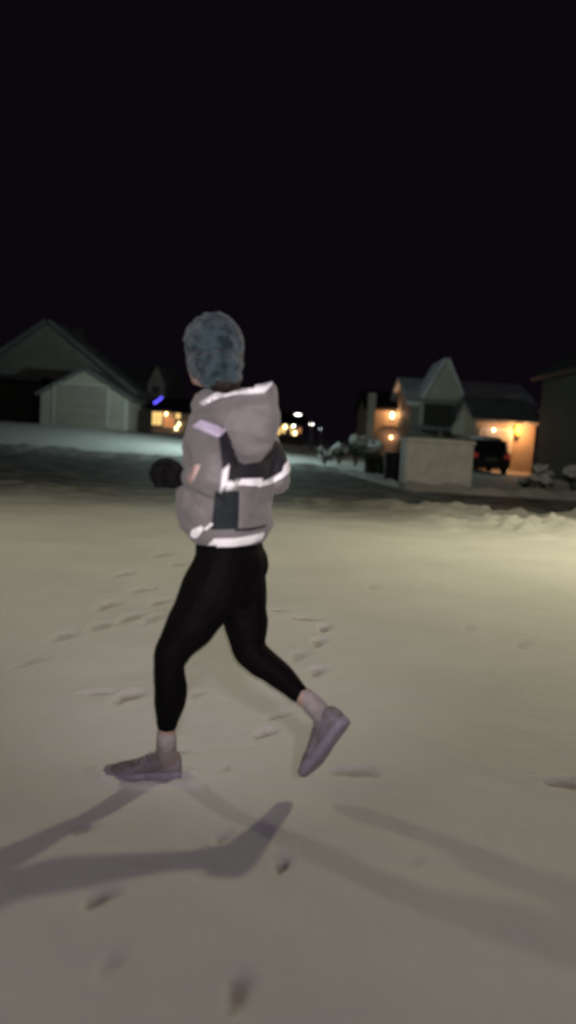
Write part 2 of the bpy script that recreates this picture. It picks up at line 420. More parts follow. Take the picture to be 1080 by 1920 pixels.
ellipsoid(bm, HD - UP * .088 + HF * .066, HF * .018, HS * .022, UP * .018)   # chin
for s in (-1, 1): ellipsoid(bm, HD - UP * .012 + HS * .076 * s - HF * .005, HF * .018, HS * .010, UP * .030)
def foot_basis(heel, toe, up):
    f = (toe - heel).normalized(); u = (up - f * up.dot(f)).normalized(); return f, u, f.cross(u)
hL = foot_g + V((.03, .02, -.003)); tL = hL + V((-.235, -.02, -.008)); fL = foot_basis(hL, tL, UP)
tR = P(590, 1440, 2.56); hR = P(651, 1356, 2.50); fR = foot_basis(hR, tR, (ANR - (hR.lerp(tR, .3))))
for (h, (f, u, s)), an in (((hL, fL), ANL), ((hR, fR), ANR)):
    chain(bm, [(an, .027), (h + f * .045 + u * .055, .030), (h + f * .12 + u * .04, .028), (h + f * .2 + u * .025, .02)])
body = organic('body', bm, .0055, 3, M['skin'], person)
for s in (-1, 1):
    e = bmesh.new(); ellipsoid(e, HD + UP * .012 + HF * .081 + HS * .030 * s, HF * .010, HS * .012, UP * .009, 12); part('eye', e, M['glass'], body, True)
# hair at the nape and knit hat
bm = bmesh.new()
ellipsoid(bm, HD - HF * .02 - UP * .015, HF * .088, HS * .084, UP * .10)
ellipsoid(bm, P(418, 712, Y0 - .01), HF * .06, HS * .062, UP * .055)
organic('hair', bm, .006, 4, M['hair'], person, lambda c, n: .004 * noise.noise(c * 60))
bm = bmesh.new()
ellipsoid(bm, HD + UP * .024, HF * .106, HS * .095, UP * .108, 24)
ellipsoid(bm, P(402, 684, Y0), HF * .098, HS * .088, UP * .06, 24)
ellipsoid(bm, P(412, 706, Y0 - .005), HF * .072, HS * .078, UP * .05, 24)
# keep the face clear: the knit is only kept behind a sloping brow line
hat = organic('knit_hat', bm, .005, 4, M['hat'], person, lambda c, n: .004 * noise.noise(c * 34) + .0022 * math.sin(c.z * 520 + 3 * noise.noise(c * 25)) + .005 * noise.noise(c * 14))
hb = bmesh.new(); hb.from_mesh(hat.data); oo = org(person)
dead = [v for v in hb.verts if (v.co + oo - HD).dot(HF) > .045 and (v.co + oo - HD).z < .030 - .0 * 1]
bmesh.ops.delete(hb, geom=dead, context='VERTS'); hb.to_mesh(hat.data); hb.free()
md = hat.modifiers.new('t', 'SOLIDIFY'); md.thickness = .006

# leggings
bm = bmesh.new()
loft(bm, [(P(430, 985, Y0), LF * .11, FW * .085), (P(431, 1020, Y0), LF * .135, FW * .098), (P(432, 1050, Y0 + .01), LF * .14, FW * .103), (P(430, 1085, Y0 + .01), LF * .13, FW * .10), (P(422, 1130, Y0 + .01), LF * .09, FW * .085)])
ellipsoid(bm, P(455, 1060, Y0 - .01), LF * .12, FW * .072, UP * .085)
chain(bm, [(HIPL + UP * .01, .092), (HIPL.lerp(KNL, .3) + V((.012, 0, 0)), .100), (HIPL.lerp(KNL, .62) + V((.008, 0, -.004)), .083), (KNL.lerp(HIPL, .08) , .058), (KNL.lerp(ANL, .12) , .050), (KNL.lerp(ANL, .42) + V((.008, 0, 0)), .055), (KNL.lerp(ANL, .75), .036), (P(313, 1356, 2.555), .030)])
chain(bm, [(HIPR + UP * .01, .092), (HIPR.lerp(KNR, .35) + V((-.008, 0, 0)), .092), (HIPR.lerp(KNR, .68), .075), (KNR.lerp(HIPR, .05), .060), (KNR.lerp(ANR, .15), .053), (KNR.lerp(ANR, .42) + UP * .006, .047), (KNR.lerp(ANR, .72), .035), (P(564, 1299, 2.60), .029)])
organic('leggings', bm, .006, 5, M['leggings'], person, lambda c, n: .0025 * noise.noise(c * 22))
# socks and shoes
for a, h, f in ((ANL, hL, fL), (ANR, hR, fR)):
    bm = bmesh.new(); top = P(312, 1372, 2.555) if a is ANL else P(572, 1306, 2.595)
    chain(bm, [(top, .031), (a, .034), (h + f[0] * .05 + f[1] * .065, .036)])
    organic('sock', bm, .004, 3, M['sock'], person)
def make_shoe(h, b):
    f, u, s = b; L = .262
    up = bmesh.new()
    prof = [(0.0, .035, .062, .024), (.03, .040, .085, .032), (.18, .046, .092, .036), (.30, .045, .090, .036), (.45, .038, .074, .038), (.62, .030, .055, .044), (.80, .024, .044, .046), (.93, .018, .034, .036), (1.0, .016, .026, .018)]
    rings = []
    for t, mid, topz, w in prof:
        lo = .018; hi = topz; rings.append((h + f * (L * t) + u * ((lo + hi) / 2), s * w, u * ((hi - lo) / 2)))
    loft(up, rings, 20, 2.6)
    sh = organic('shoe', up, .004, 4, M['shoe'], person, lambda c, n: .0012 * noise.noise(c * 90))
    so = bmesh.new(); outl = []
    for t, w in ((0, .018), (.03, .030), (.12, .036), (.3, .035), (.45, .034), (.62, .045), (.78, .049), (.9, .042), (.97, .028), (1.0, .012)): outl.append((t, w))
    rings = []
    for t, w in outl:
        k = .012 * max(0, t - .75) * 4 ; rings.append((h + f * (L * (t * 1.02 - .01)) + u * (.014 + k * .6), s * (w + .003), u * .016))
    loft(so, rings, 16, 4)
    o = organic('sole', so, .0035, 2, M['sole'], sh)
    lc = bmesh.new()
    for i in range(5):
        t = .34 + i * .06; z = .093 - (t - .3) * .13
        chain(lc, [(h + f * (L * t) + u * (z + .001) - s * .02, .0022), (h + f * (L * (t + .015)) + u * (z + .004), .0022), (h + f * (L * t) + u * (z + .001) + s * .02, .0022)], n=6, sub=3)
    part('laces', lc, M['lace'], sh, True)
make_shoe(hL, fL); make_shoe(hR, fR)

# gloves: palm, four fingers curled, thumb
def glove(w, d, side, k_=.84):
    d = d.normalized(); u = (UP - d * UP.dot(d)).normalized(); n = d.cross(u) * side    # n = palm side
    bm = bmesh.new()
    chain(bm, [(w - d * .05, .034), (w, .031), (w + d * .02, .030)])
    ellipsoid(bm, w + d * .058, d * .052, u * .047, n * .025)
    for i, (ln, sp) in enumerate(((.036, .033), (.040, .012), (.037, -.010), (.029, -.031))):
        k = w + d * (.098 - .004 * abs(i - 1)) + u * sp
        chain(bm, [(w + d * .06 + u * sp * .8, .0125), (k, .0125), (k + d * ln * .75 + n * ln * .55, .0115), (k + d * ln * .55 + n * (ln * 1.35), .0105), (k + d * ln * .0 + n * (ln * 1.5), .0095)], n=10, sub=3)
    chain(bm, [(w + d * .03 + u * .028, .014), (w + d * .058 + u * .052 + n * .01, .0135), (w + d * .088 + u * .056 + n * .028, .012), (w + d * .108 + u * .044 + n * .044, .010)], n=10, sub=3)
    bmesh.ops.transform(bm, matrix=Matrix.Translation(w) @ Matrix.Scale(k_, 4) @ Matrix.Translation(-w), verts=bm.verts)
    return organic('glove', bm, .0033, 3, M['glove'], person, lambda c, q: .001 * noise.noise(c * 70))
glove(WRL + V((-.018, .0, -.002)), V((-.93, .28, -.06)), -1)
glove(WRR, V((-.8, .5, .35)), 1)

# jacket
def folds(c, n):
    v = noise.noise(V((c.x * 5, c.y * 5, c.z * 15))) * .013 + noise.noise(c * 24) * .0035
    return v
bm = bmesh.new()
J = [(428, 1018, .136, .098), (427, 1008, .150, .108), (425, 985, .176, .128), (422, 950, .185, .134), (425, 910, .178, .128), (432, 865, .185, .122), (438, 820, .195, .118), (438, 785, .175, .108), (428, 762, .115, .092), (418, 744, .080, .078)]
loft(bm, [(P(x, y, Y0), LF * a, FW * b) for x, y, a, b in J], 28, 2.3)
chain(bm, [(SHL - LF * .05, .075), (SHL, .072), (SHL.lerp(ELL, .5) + V((.0, -.01, 0)), .066), (ELL, .060), (ELL.lerp(WRL, .5), .054), (WRL, .040)])
chain(bm, [(SHR + LF * .05, .075), (SHR, .070), (SHR.lerp(ELR, .5), .062), (ELR, .056), (ELR.lerp(WRR, .5), .05), (WRR, .038)])
jacket = organic('jacket', bm, .006, 6, M['jacket'], person, folds)
# hood lying on the back
bm = bmesh.new()
def hring(xl, yl, xr, yr, dep, Y):
    a, b = P(xl, yl, Y), P(xr, yr, Y); return ((a + b) / 2, (b - a) / 2, V((.25, -1, 0)).normalized() * dep)
loft(bm, [hring(392, 752, 500, 722, .045, 2.52), hring(376, 758, 513, 720, .072, 2.50), hring(376, 782, 520, 750, .088, 2.485), hring(392, 812, 522, 786, .092, 2.48), hring(414, 838, 519, 812, .082, 2.48),
          hring(434, 858, 507, 838, .062, 2.49), hring(452, 872, 487, 860, .035, 2.505)], 26, 2.3)
loft(bm, [(P(416, 742, Y0), LF * .085, FW * .082), (P(420, 762, Y0 - .01), LF * .115, FW * .1), (P(430, 790, Y0 - .02), LF * .13, FW * .1)], 20)
ellipsoid(bm, P(388, 762, 2.56), V((.045, 0, 0)), V((0, .05, 0)), UP * .055)
hood = organic('hood', bm, .0055, 4, M['jacket'], jacket, lambda c, n: noise.noise(V((c.x * 6, c.y * 6, c.z * 12))) * .012 + noise.noise(c * 26) * .004)
TJ, TH = tree_of(jacket), tree_of(hood)
patch('yoke_panel', [TJ], [(408, 800), (440, 800), (500, 815), (546, 846)], [(420, 908), (452, 903), (492, 902), (541, 876)], M['yoke'], jacket, 36, 16, .003)
patch('back_panel', [TJ], [(403, 922), (425, 921), (448, 921)], [(396, 993), (420, 993), (446, 992)], M['panel'], jacket, 16, 20, .003)
patch('hem_seam', [TJ], [(440, 991), (470, 990), (497, 984)], [(440, 996), (470, 995), (497, 988)], M['yoke'], jacket, 16, 2, .003)
RS = 'reflective_strip'
patch(RS, [TH, TJ], [(377, 757), (400, 741), (440, 728), (475, 723), (512, 717)], [(381, 760), (405, 748), (440, 739), (470, 739), (496, 737), (509, 723)], M['reflect'], hood, 34, 4, .007)
o_ = patch(RS, [TJ], [(377, 789), (424, 807)], [(362, 801), (412, 820)], M['reflect_lilac'], jacket, 16, 5); o_['label'] = 'lilac reflective shoulder strip'
o_ = patch(RS, [TJ], [(365, 873), (375, 872)], [(354, 897), (358, 909)], M['reflect_pink'], jacket, 6, 8); o_['label'] = 'pink reflective cuff strip'
patch(RS, [TJ], [(417, 882), (428, 871)], [(412, 923), (424, 904)], M['reflect'], jacket, 5, 10, .006)
patch(RS, [TJ], [(424, 905), (430, 901), (436, 905), (443, 898), (448, 901)], [(423, 918), (430, 915), (436, 918), (442, 912), (446, 910)], M['reflect'], jacket, 12, 3, .006)
patch(RS, [TJ], [(451, 897), (491, 896)], [(443, 910), (483, 911)], M['reflect'], jacket, 14, 4, .006)
patch(RS, [TJ], [(489, 902), (510, 896), (528, 884), (532, 871), (546, 858)], [(484, 913), (506, 907), (526, 898), (541, 884), (547, 866)], M['reflect'], jacket, 26, 4, .006)
patch(RS, [TJ], [(401, 1010), (440, 1009), (470, 1004), (494, 998)], [(387, 1024), (440, 1023), (470, 1018), (490, 1009)], M['reflect'], jacket, 26, 4, .005)
patch(RS, [TJ], [(360, 993), (378, 985), (382, 992)], [(358, 1003), (366, 1008), (372, 1006)], M['reflect'], jacket, 8, 4, .005)
patch(RS, [TJ], [(384, 990), (397, 979)], [(386, 994), (400, 982)], M['reflect'], jacket, 8, 2, .005)

# ------------------------------------------------------------------ houses
def gable_wall(x0, x1, y0, y1, z0, zw, zr, ridge='y'):
    bm = bmesh.new()
    if ridge == 'y':
        xm = (x0 + x1) / 2; prof = [(x0, z0), (x1, z0), (x1, zw), (xm, zr), (x0, zw)]
        A = [bm.verts.new((x, y0, z)) for x, z in prof]; B = [bm.verts.new((x, y1, z)) for x, z in prof]
    else:
        ym = (y0 + y1) / 2; prof = [(y0, z0), (y1, z0), (y1, zw), (ym, zr), (y0, zw)]
        A = [bm.verts.new((x0, y, z)) for y, z in prof]; B = [bm.verts.new((x1, y, z)) for y, z in prof]
    bm.faces.new(A); bm.faces.new(B[::-1])
    for i in range(5): bm.faces.new((A[i], A[(i + 1) % 5], B[(i + 1) % 5], B[i]))
    return bm
def gable_roof(x0, x1, y0, y1, zw, zr, ridge='y', oh=.35, th=.16, lift=.03):
    bm = bmesh.new()
    def slab(p0, p1, q0, q1):      # eave p0-p1, ridge q0-q1
        n = (p1 - p0).cross(q0 - p0).normalized()
        if n.z < 0: n = -n
        lo = [bm.verts.new(v + n * lift) for v in (p0, p1, q1, q0)]; hi = [bm.verts.new(v + n * (lift + th)) for v in (p0, p1, q1, q0)]
        bm.faces.new(lo); bm.faces.new(hi[::-1])
        for i in range(4): bm.faces.new((lo[i], lo[(i + 1) % 4], hi[(i + 1) % 4], hi[i]))
    if ridge == 'y':
        xm = (x0 + x1) / 2; k = (zr - zw) / (xm - x0)
        for xe, s in ((x0 - oh, -1), (x1 + oh, 1)):
            slab(V((xe, y0 - oh, zw - k * oh)), V((xe, y1 + oh, zw - k * oh)), V((xm, y0 - oh, zr)), V((xm, y1 + oh, zr)))
    else:
        ym = (y0 + y1) / 2; k = (zr - zw) / (ym - y0)
        for ye in (y0 - oh, y1 + oh):
            slab(V((x0 - oh, ye, zw - k * oh)), V((x1 + oh, ye, zw - k * oh)), V((x0 - oh, ym, zr)), V((x1 + oh, ym, zr)))
    return bm
def window(root, xc, zc, w, h, y, glass='glass', nx_=2, nz_=2):
    """window in a wall facing the camera at depth y"""
    t = .07; bs = [(xc - w / 2 - t, xc - w / 2, y - .06, y + .02, zc - h / 2 - t, zc + h / 2 + t), (xc + w / 2, xc + w / 2 + t, y - .06, y + .02, zc - h / 2 - t, zc + h / 2 + t),
          (xc - w / 2, xc + w / 2, y - .055, y + .02, zc + h / 2, zc + h / 2 + t), (xc - w / 2, xc + w / 2, y - .09, y + .02, zc - h / 2 - t, zc - h / 2)]
    for i in range(1, nx_): x = xc - w / 2 + w * i / nx_; bs.append((x - .018, x + .018, y - .045, y - .012, zc - h / 2, zc + h / 2))
    for i in range(1, nz_): z = zc - h / 2 + h * i / nz_; bs.append((xc - w / 2, xc + w / 2, y - .042, y - .014, z - .018, z + .018))
    f = part('window', boxes(*bs), M['trim'], root)
    part('pane', boxes((xc - w / 2, xc + w / 2, y - .010, y + .01, zc - h / 2, zc + h / 2)), M[glass], f)
    return f
def garage_door(root, x0, x1, y, z0, z1, m='door'):
    bs = []
    n = 4; h = (z1 - z0) / n
    for i in range(n): bs.append((x0, x1, y - .03, y + .01, z0 + i * h + .012, z0 + (i + 1) * h - .012))
    for i in range(n):
        for k in range(4):
            w = (x1 - x0) / 4; bs.append((x0 + k * w + .1, x0 + (k + 1) * w - .1, y - .045, y - .028, z0 + i * h + .1, z0 + (i + 1) * h - .1))
    d = part('garage_door', boxes(*bs), M[m], root)
    part('door_frame', boxes((x0 - .12, x0 - .01, y - .06, y + .01, z0, z1 + .1), (x1 + .01, x1 + .12, y - .06, y + .01, z0, z1 + .1), (x0 - .01, x1 + .01, y - .06, y + .01, z1 + .01, z1 + .12)), M['trim'], root)
    return d
def wall_lamp(root, x, y, z, m='lamp_warm', s=.16, power=None, color=(1, .6, .3), name='wall_lamp'):
    b = bmesh.new(); box(b, x - .05, x + .05, y - .0598, y, z + s - .02, z + s + .1) if 0 else None; box(b, x - s * .6, x + s * .6, y - .06 - s, y + .01, z + s, z + s + .04)
    l = part(name, b, M['black_metal'], root)
    part('lamp_base', boxes((x - s * .3, x + s * .3, y - .04 - s * .8, y - .06, z - s * 1.15, z - s)), M['black_metal'], l)
    g = bmesh.new(); ellipsoid(g, V((x, y - .05 - s * .5, z)), V((s * .5, 0, 0)), V((0, s * .5, 0)), V((0, 0, s)), 12)
    part('lamp_glass', g, M[m], l, True)
    if power: light('wall_lamp_light', (x, y - .35 - s, z), power, color, .1, l)
    return l
def light(name, loc, power, color, rad, parent=None, spot=None):
    d = bpy.data.lights.new(name, 'SPOT' if spot else 'POINT'); d.energy = power; d.color = color; d.shadow_soft_size = rad
    if spot: d.spot_size = R(spot); d.spot_blend = .6
    o = bpy.data.objects.new(name, d); COL.objects.link(o); o.location = V(loc)
    if parent: o.location = V(loc) - org(parent); o.parent = parent
    return o
def street_lamp(x, y, h, adir, lens, power, color, label, rad=.2, arm=1.0, group='street lamps', size=1):
    z0 = gz(x, y) - .03; r = thing('street_lamp', (x, y, z0), label, 'street lamp', group)
    b = bmesh.new(); loft(b, [(V((x, y, z0 + t * h)), V((1, 0, 0)) * w, V((0, 1, 0)) * w) for t, w in ((0, .09), (.12, .085), (.13, .06), (1, .04))], 12)
    part('pole', b, M['metal'], r, True)
    a = V((adir[0], adir[1], 0)).normalized(); t = V((x, y, z0 + h)); e = t + a * arm + UP * .15
    b = bmesh.new(); chain(b, [(t - UP * .05, .03), (t + a * arm * .4 + UP * .12, .028), (e, .026)], 8); part('arm', b, M['metal'], r, True)
    b = bmesh.new(); s = a.cross(UP)
    loft(b, [(e + a * u * size, s * w * size, UP * k * size) for u, w, k in ((-.05, .05, .03), (.1, .12, .05), (.4, .14, .05), (.5, .08, .03))], 14)
    hd = part('lamp_head', b, M['metal'], r, True)
    b = bmesh.new(); ellipsoid(b, e + (a * .24 - UP * .05) * size, a * .17 * size, s * .10 * size, UP * .035 * size, 12); part('lens', b, M[lens], hd, True)
    if power: light('unseen_lamp_light', e + a * .24 * size - UP * .32, power, color, rad, r)
    return r
def XZ(px, py, Y): p = P(px, py, Y); return p.x, p.z

# left house: big gable with a pale garage wing in front
Yh = 45.0
xl, _ = XZ(-75, 700, Yh); xr, zr0 = XZ(255, 706, Yh); xp, zp = XZ(92, 606, Yh); _, zw = XZ(0, 668, Yh)
hz = gz(xp, Yh) - .1
hw = 4.6
hl = thing('detached_house', (xp, Yh, hz), 'large dim gabled house with a pale garage wing at far left beyond the street', 'house', 'houses around the street')
part('wall', gable_wall(xp - hw, xp + hw, Yh, Yh + 4.5, hz, zp - 3.4, zp, 'y'), M['wall_grey'], hl)
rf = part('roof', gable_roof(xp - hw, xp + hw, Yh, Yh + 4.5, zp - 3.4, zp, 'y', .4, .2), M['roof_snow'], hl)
part('chimney', boxes((xp + .5, xp + 1.1, Yh + 3, Yh + 3.6, zp - 2, zp + .1)), M['wall_dark'], rf)
window(hl, xp - 4.3, hz + 1.6, 1.2, 1.2, Yh)
# covered porch on its left, dark beneath
part('porch_roof', boxes((xp - hw - .2, P(72, 740, 42).x - .05, 42.2, Yh - .05, zp - 3.35, zp - 3.1)), M['roof_dark'], hl)
part('porch_wall', boxes((xp - hw, P(72, 740, 42).x - .3, Yh - .25, Yh - .08, hz, zp - 3.36)), M['wall_dark'], hl)
for xx in (xp - hw + .1, xp - hw + 2.2): part('porch_post', boxes((xx, xx + .14, 42.3, 42.44, hz, zp - 3.36)), M['wall_dark'], hl)
Yg_ = 41.5
gx0 = P(76, 760, Yg_).x; gx1 = P(240, 760, Yg_).x; gzz = gz(gx0, Yg_) - .1; gzw = P(76, 738, Yg_).z; gzr = P(150, 697, Yg_).z + .1
part('garage_wall', gable_wall(gx0, gx1, Yg_, Yh - .02, gzz, gzw, gzr, 'y'), M['wall_pale'], hl)
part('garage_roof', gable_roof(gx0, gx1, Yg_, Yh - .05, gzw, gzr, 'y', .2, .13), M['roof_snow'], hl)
garage_door(hl, gx0 + .75, gx1 - 1.1, Yg_ - .02, gzz + .1, gzz + 2.2)
part('corner_board', boxes((gx1 - .22, gx1 + .02, Yg_ - .05, Yg_ - .004, gzz, gzw)), M['trim'], hl)
# second house behind it
Yk = 66.0
ax0 = P(215, 760, Yk).x; ax1 = P(312, 760, Yk).x; az = gz(ax0, Yk) - .2
aw = P(300, 735, Yk).z; ar = P(300, 680, Yk).z
h2 = thing('detached_house', ((ax0 + ax1) / 2, Yk, az), 'small dim grey house whose roof end shows between the left garage wing and the runner', 'house', 'houses around the street')
part('wall', gable_wall(ax0 - 2, ax1, Yk, Yk + 8, az, aw, ar, 'x'), M['wall_grey'], h2)
part('roof', gable_roof(ax0 - 2, ax1, Yk, Yk + 8, aw, ar, 'x', .3, .18), M['roof_snow'], h2)
part('dormer', gable_wall(ax1 - 1.5, ax1 - .1, Yk - .7, Yk + 3, aw - .6, aw + .6, ar - .3, 'y'), M['wall_pale'], h2)
window(h2, ax1 - .8, aw + .1, .6, .6, Yk - .7); window(h2, ax0 + 1.3, az + 1.5, 1.0, 1.1, Yk)
# board fence
Yf = 44.0; fx0 = gx1 + .1; fx1 = P(284, 800, Yf).x; fz = gz(fx0, Yf)
fe = thing('board_fence', ((fx0 + fx1) / 2, Yf, fz - .1), 'dark upright board fence joining the pale garage wing', 'fence')
bs = []; x = fx0
while x < fx1: bs.append((x, x + .13, Yf, Yf + .025, fz - .1, fz + 1.25 + random.uniform(-.02, .02))); x += .15
part('boards', boxes(*bs), M['wood'], fe)
for x in (fx0 + .2, (fx0 + fx1) / 2, fx1 - .1): part('post', boxes((x, x + .1, Yf + .03, Yf + .13, fz - .1, fz + 1.35)), M['wood'], fe)
# lit house with yellow windows behind
Yy = 60.0
yx0 = P(282, 800, Yy).x; yx1 = P(352, 800, Yy).x; yz = gz(yx0, Yy) - .2; yzw = P(310, 772, Yy).z; yzr = P(310, 752, Yy).z + .2
h3 = thing('detached_house', ((yx0 + yx1) / 2, Yy, yz), 'distant house with glowing yellow and orange windows left of the runner', 'house', 'houses around the street')
part('wall', gable_wall(yx0, yx1 + 1.5, Yy, Yy + 7, yz, yzw, yzr, 'x'), M['wall_warm'], h3)
part('roof', gable_roof(yx0, yx1 + 1.5, Yy, Yy + 7, yzw, yzr, 'x', .3, .15), M['roof_dark'], h3)
def win_px(root, x0, y0, x1, y1, Y, glass, nx_=2, nz_=2):
    a = P(x0, y0, Y); b = P(x1, y1, Y); return window(root, (a.x + b.x) / 2, (a.z + b.z) / 2, abs(b.x - a.x), abs(a.z - b.z), Y, glass, nx_, nz_)
win_px(h3, 286, 772, 303, 797, Yy, 'lit_yellow'); win_px(h3, 308, 782, 326, 802, Yy, 'lit_orange', 2, 1); win_px(h3, 330, 775, 338, 785, Yy, 'lit_yellow', 1, 1)
wall_lamp(h3, P(336, 795, Yy).x, Yy, P(336, 795, Yy).z, 'lamp_yellow', .14)
wall_lamp(h3, P(331, 803, Yy).x, Yy, P(331, 803, Yy).z, 'lamp_yellow', .16)
wall_lamp(h3, P(312, 776, Yy).x, Yy, P(312, 776, Yy).z, 'lamp_warm', .14, 10)
# blue bulbs on a string from the eave
bl = thing('light_string', (P(297, 750, Yy - .5).x, Yy - .5, P(297, 750, Yy).z), 'short string of blue bulbs at the roof edge of the distant lit house', 'lights')
b = bmesh.new(); pts = [P(286 + i * 4.2, 757 - i * 2.6 + .8 * math.sin(i), Yy - .55) for i in range(1, 5)]
chain(b, [(p + UP * .07, .012) for p in pts], 6, 3); part('wire', b, M['black_metal'], bl)
for p in pts: b = bmesh.new(); ellipsoid(b, p, V((.085, 0, 0)), V((0, .085, 0)), V((0, 0, .11)), 10); part('bulb', b, M['lamp_blue'], bl, True)

# far lights and houses right of the runner
def far_house(px0, px1, pyw, pyr, Y, wins, label, wm='wall_grey'):
    x0 = P(px0, 800, Y).x; x1 = P(px1, 800, Y).x; xm = (x0 + x1) / 2; z0 = gz(xm, Y) - .3
    r = thing('detached_house', (xm, Y, z0), label, 'house', 'houses around the street')
    zw_ = P((px0 + px1) / 2, pyw, Y).z; zr_ = P((px0 + px1) / 2, pyr, Y).z
    part('wall', gable_wall(x0, x1, Y, Y + 8, z0, zw_, zr_, 'x'), M[wm], r); part('roof', gable_roof(x0, x1, Y, Y + 8, zw_, zr_, 'x', .3, .2), M['roof_dark'], r)
    for w in wins: win_px(r, *w[:4], Y, w[4], 2, 1)
    return r
fh = far_house(486, 568, 795, 775, 78, [(510, 800, 524, 816, 'lit_yellow'), (543, 798, 548, 806, 'lit_yellow'), (546, 808, 556, 815, 'lit_yellow')], 'far dark house with small yellow lit windows just right of the runner', 'wall_dark')
win_px(fh, 527, 797, 535, 812, 78, 'lit_yellow', 2, 1)
win_px(fh, 558, 802, 564, 812, 78, 'lit_orange', 1, 1)
wall_lamp(fh, P(551, 797, 78).x, 78, P(551, 797, 78).z, 'lamp_white', .18); wall_lamp(fh, P(553, 812, 78).x, 78, P(553, 812, 78).z, 'lamp_yellow', .22)
wall_lamp(fh, P(535, 800, 78).x, 78, P(535, 800, 78).z, 'lamp_yellow', .22)
def far_lamp(px, py, Y, lens, label, size, arm=.8):
    p = P(px, py, Y); return street_lamp(p.x + arm * .9, Y, p.z - gz(p.x, Y) + .0, (-1, -.3), lens, None, None, label, arm=arm, size=size)
far_lamp(568, 778, 62, 'lamp_white', 'brightest distant street lamp with a white glow right of the runner', 1.5)
far_lamp(591, 796, 85, 'lamp_white', 'smaller distant street lamp just right of and below the brightest one', 1.5)
far_lamp(604, 805, 110, 'lamp_cool', 'farthest faint street lamp above the snowy shrubs', 1.0)
far_lamp(543, 792, 95, 'lamp_yellow', 'small yellow distant street lamp between the runner and the brightest street lamp', 1.2)
far_lamp(349, 792, 75, 'lamp_cool', 'faint distant street lamp close to the left side of the runner jacket', 1.3)

# house with orange-lit porch
Yo = 52.0
def pxm(px0, px1, Y): return P(px0, 800, Y).x, P(px1, 800, Y).x
ox0, ox1 = pxm(688, 790, Yo); oz = gz(ox0, Yo) - .2
h5 = thing('detached_house', ((ox0 + ox1) / 2, Yo, oz), 'tan house with an orange lit porch wall left of the tall gabled house', 'house', 'houses around the street')
ow = P(720, 768, Yo).z; orr = P(720, 730, Yo).z
part('wall', gable_wall(ox0, ox1, Yo, Yo + 8, oz, ow, orr, 'x'), M['wall_warm'], h5)
rf = part('roof', gable_roof(ox0, ox1, Yo, Yo + 8, ow, orr, 'x', .3, .15), M['roof_dark'], h5)
part('chimney', boxes((P(690, 750, Yo - .3).x, P(704, 750, Yo - .3).x, Yo - .75, Yo - .02, oz, P(696, 738, Yo).z)), M['wall_pale'], h5)
wall_lamp(h5, P(735, 779, Yo).x, Yo, P(735, 779, Yo).z, 'lamp_warm', .22, 45, (1, .5, .22))
part('balcony', boxes((P(715, 800, Yo).x, P(764, 800, Yo).x, Yo - 1.1, Yo - .01, P(735, 803, Yo).z, P(735, 800, Yo).z)), M['wall_dark'], h5)
wall_lamp(h5, P(733, 820, Yo).x, Yo, P(733, 820, Yo).z, 'lamp_warm', .12, 8, (1, .5, .3))
part('door', boxes((P(745, 815, Yo).x, P(758, 815, Yo).x, Yo - .05, Yo - .005, oz, P(750, 812, Yo).z)), M['door_dark'], h5)

# tall gabled house with garage wing
Yt = 46.0
tx0, tx1 = pxm(768, 1000, Yt); tz = gz(tx0, Yt) - .2
h6 = thing('detached_house', ((tx0 + tx1) / 2, Yt, tz), 'gabled house with a steep pale front gable and a warm lit garage wing', 'house', 'houses around the street')
tw = P(850, 762, Yt).z; tr = P(900, 712, Yt).z
part('wall', gable_wall(tx0, tx1, Yt, Yt + 9, tz, tw, tr, 'x'), M['wall_grey'], h6)
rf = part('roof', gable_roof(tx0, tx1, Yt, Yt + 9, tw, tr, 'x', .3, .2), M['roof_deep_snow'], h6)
gx = P(832, 700, Yt).x; gpk = P(832, 676, Yt).z; gw_ = 1.25
part('front_gable', gable_wall(gx - gw_, gx + gw_ * .95, Yt - .9, Yt + 3, P(832, 800, Yt).z, P(832, 758, Yt).z, gpk, 'y'), M['wall_pale'], h6)
part('front_gable_roof', gable_roof(gx - gw_, gx + gw_ * .95, Yt - .9, Yt + 3, P(832, 758, Yt).z, gpk, 'y', .12, .1), M['roof_deep_snow'], h6)
part('eave_band', boxes((tx0 - .1, gx + 1.5, Yt - 1.15, Yt - .92, P(832, 757, Yt).z, P(832, 752, Yt).z)), M['wall_grey'], h6)
part('dark_bay', boxes((gx - gw_ + .12, gx + gw_ * .95 - .12, Yt - .935, Yt - .905, P(832, 802, Yt).z, P(832, 759, Yt).z)), M['wall_dark'], h6)
window(h6, gx + 3.4, P(900, 775, Yt).z, .9, .9, Yt)
part('porch_roof', boxes((tx0 - .1, P(885, 800, 43.5).x, 43.4, Yt - .92, P(820, 806, 43.5).z, P(820, 800, 43.5).z)), M['roof_snow'], h6)
for px in (770, 820, 872): part('porch_post', boxes((P(px, 850, 43.6).x, P(px, 850, 43.6).x + .14, 43.6, 43.74, gz(8, 43.6) - .1, P(px, 805, 43.6).z)), M['wall_grey'], h6)
sx_ = P(874, 790, 42.8).x
part('porch_gable', gable_wall(sx_ - .62, sx_ + .62, 42.9, 43.35, P(874, 815, 42.8).z, P(874, 800, 42.8).z, P(876, 762, 42.8).z, 'y'), M['wall_pale'], h6)
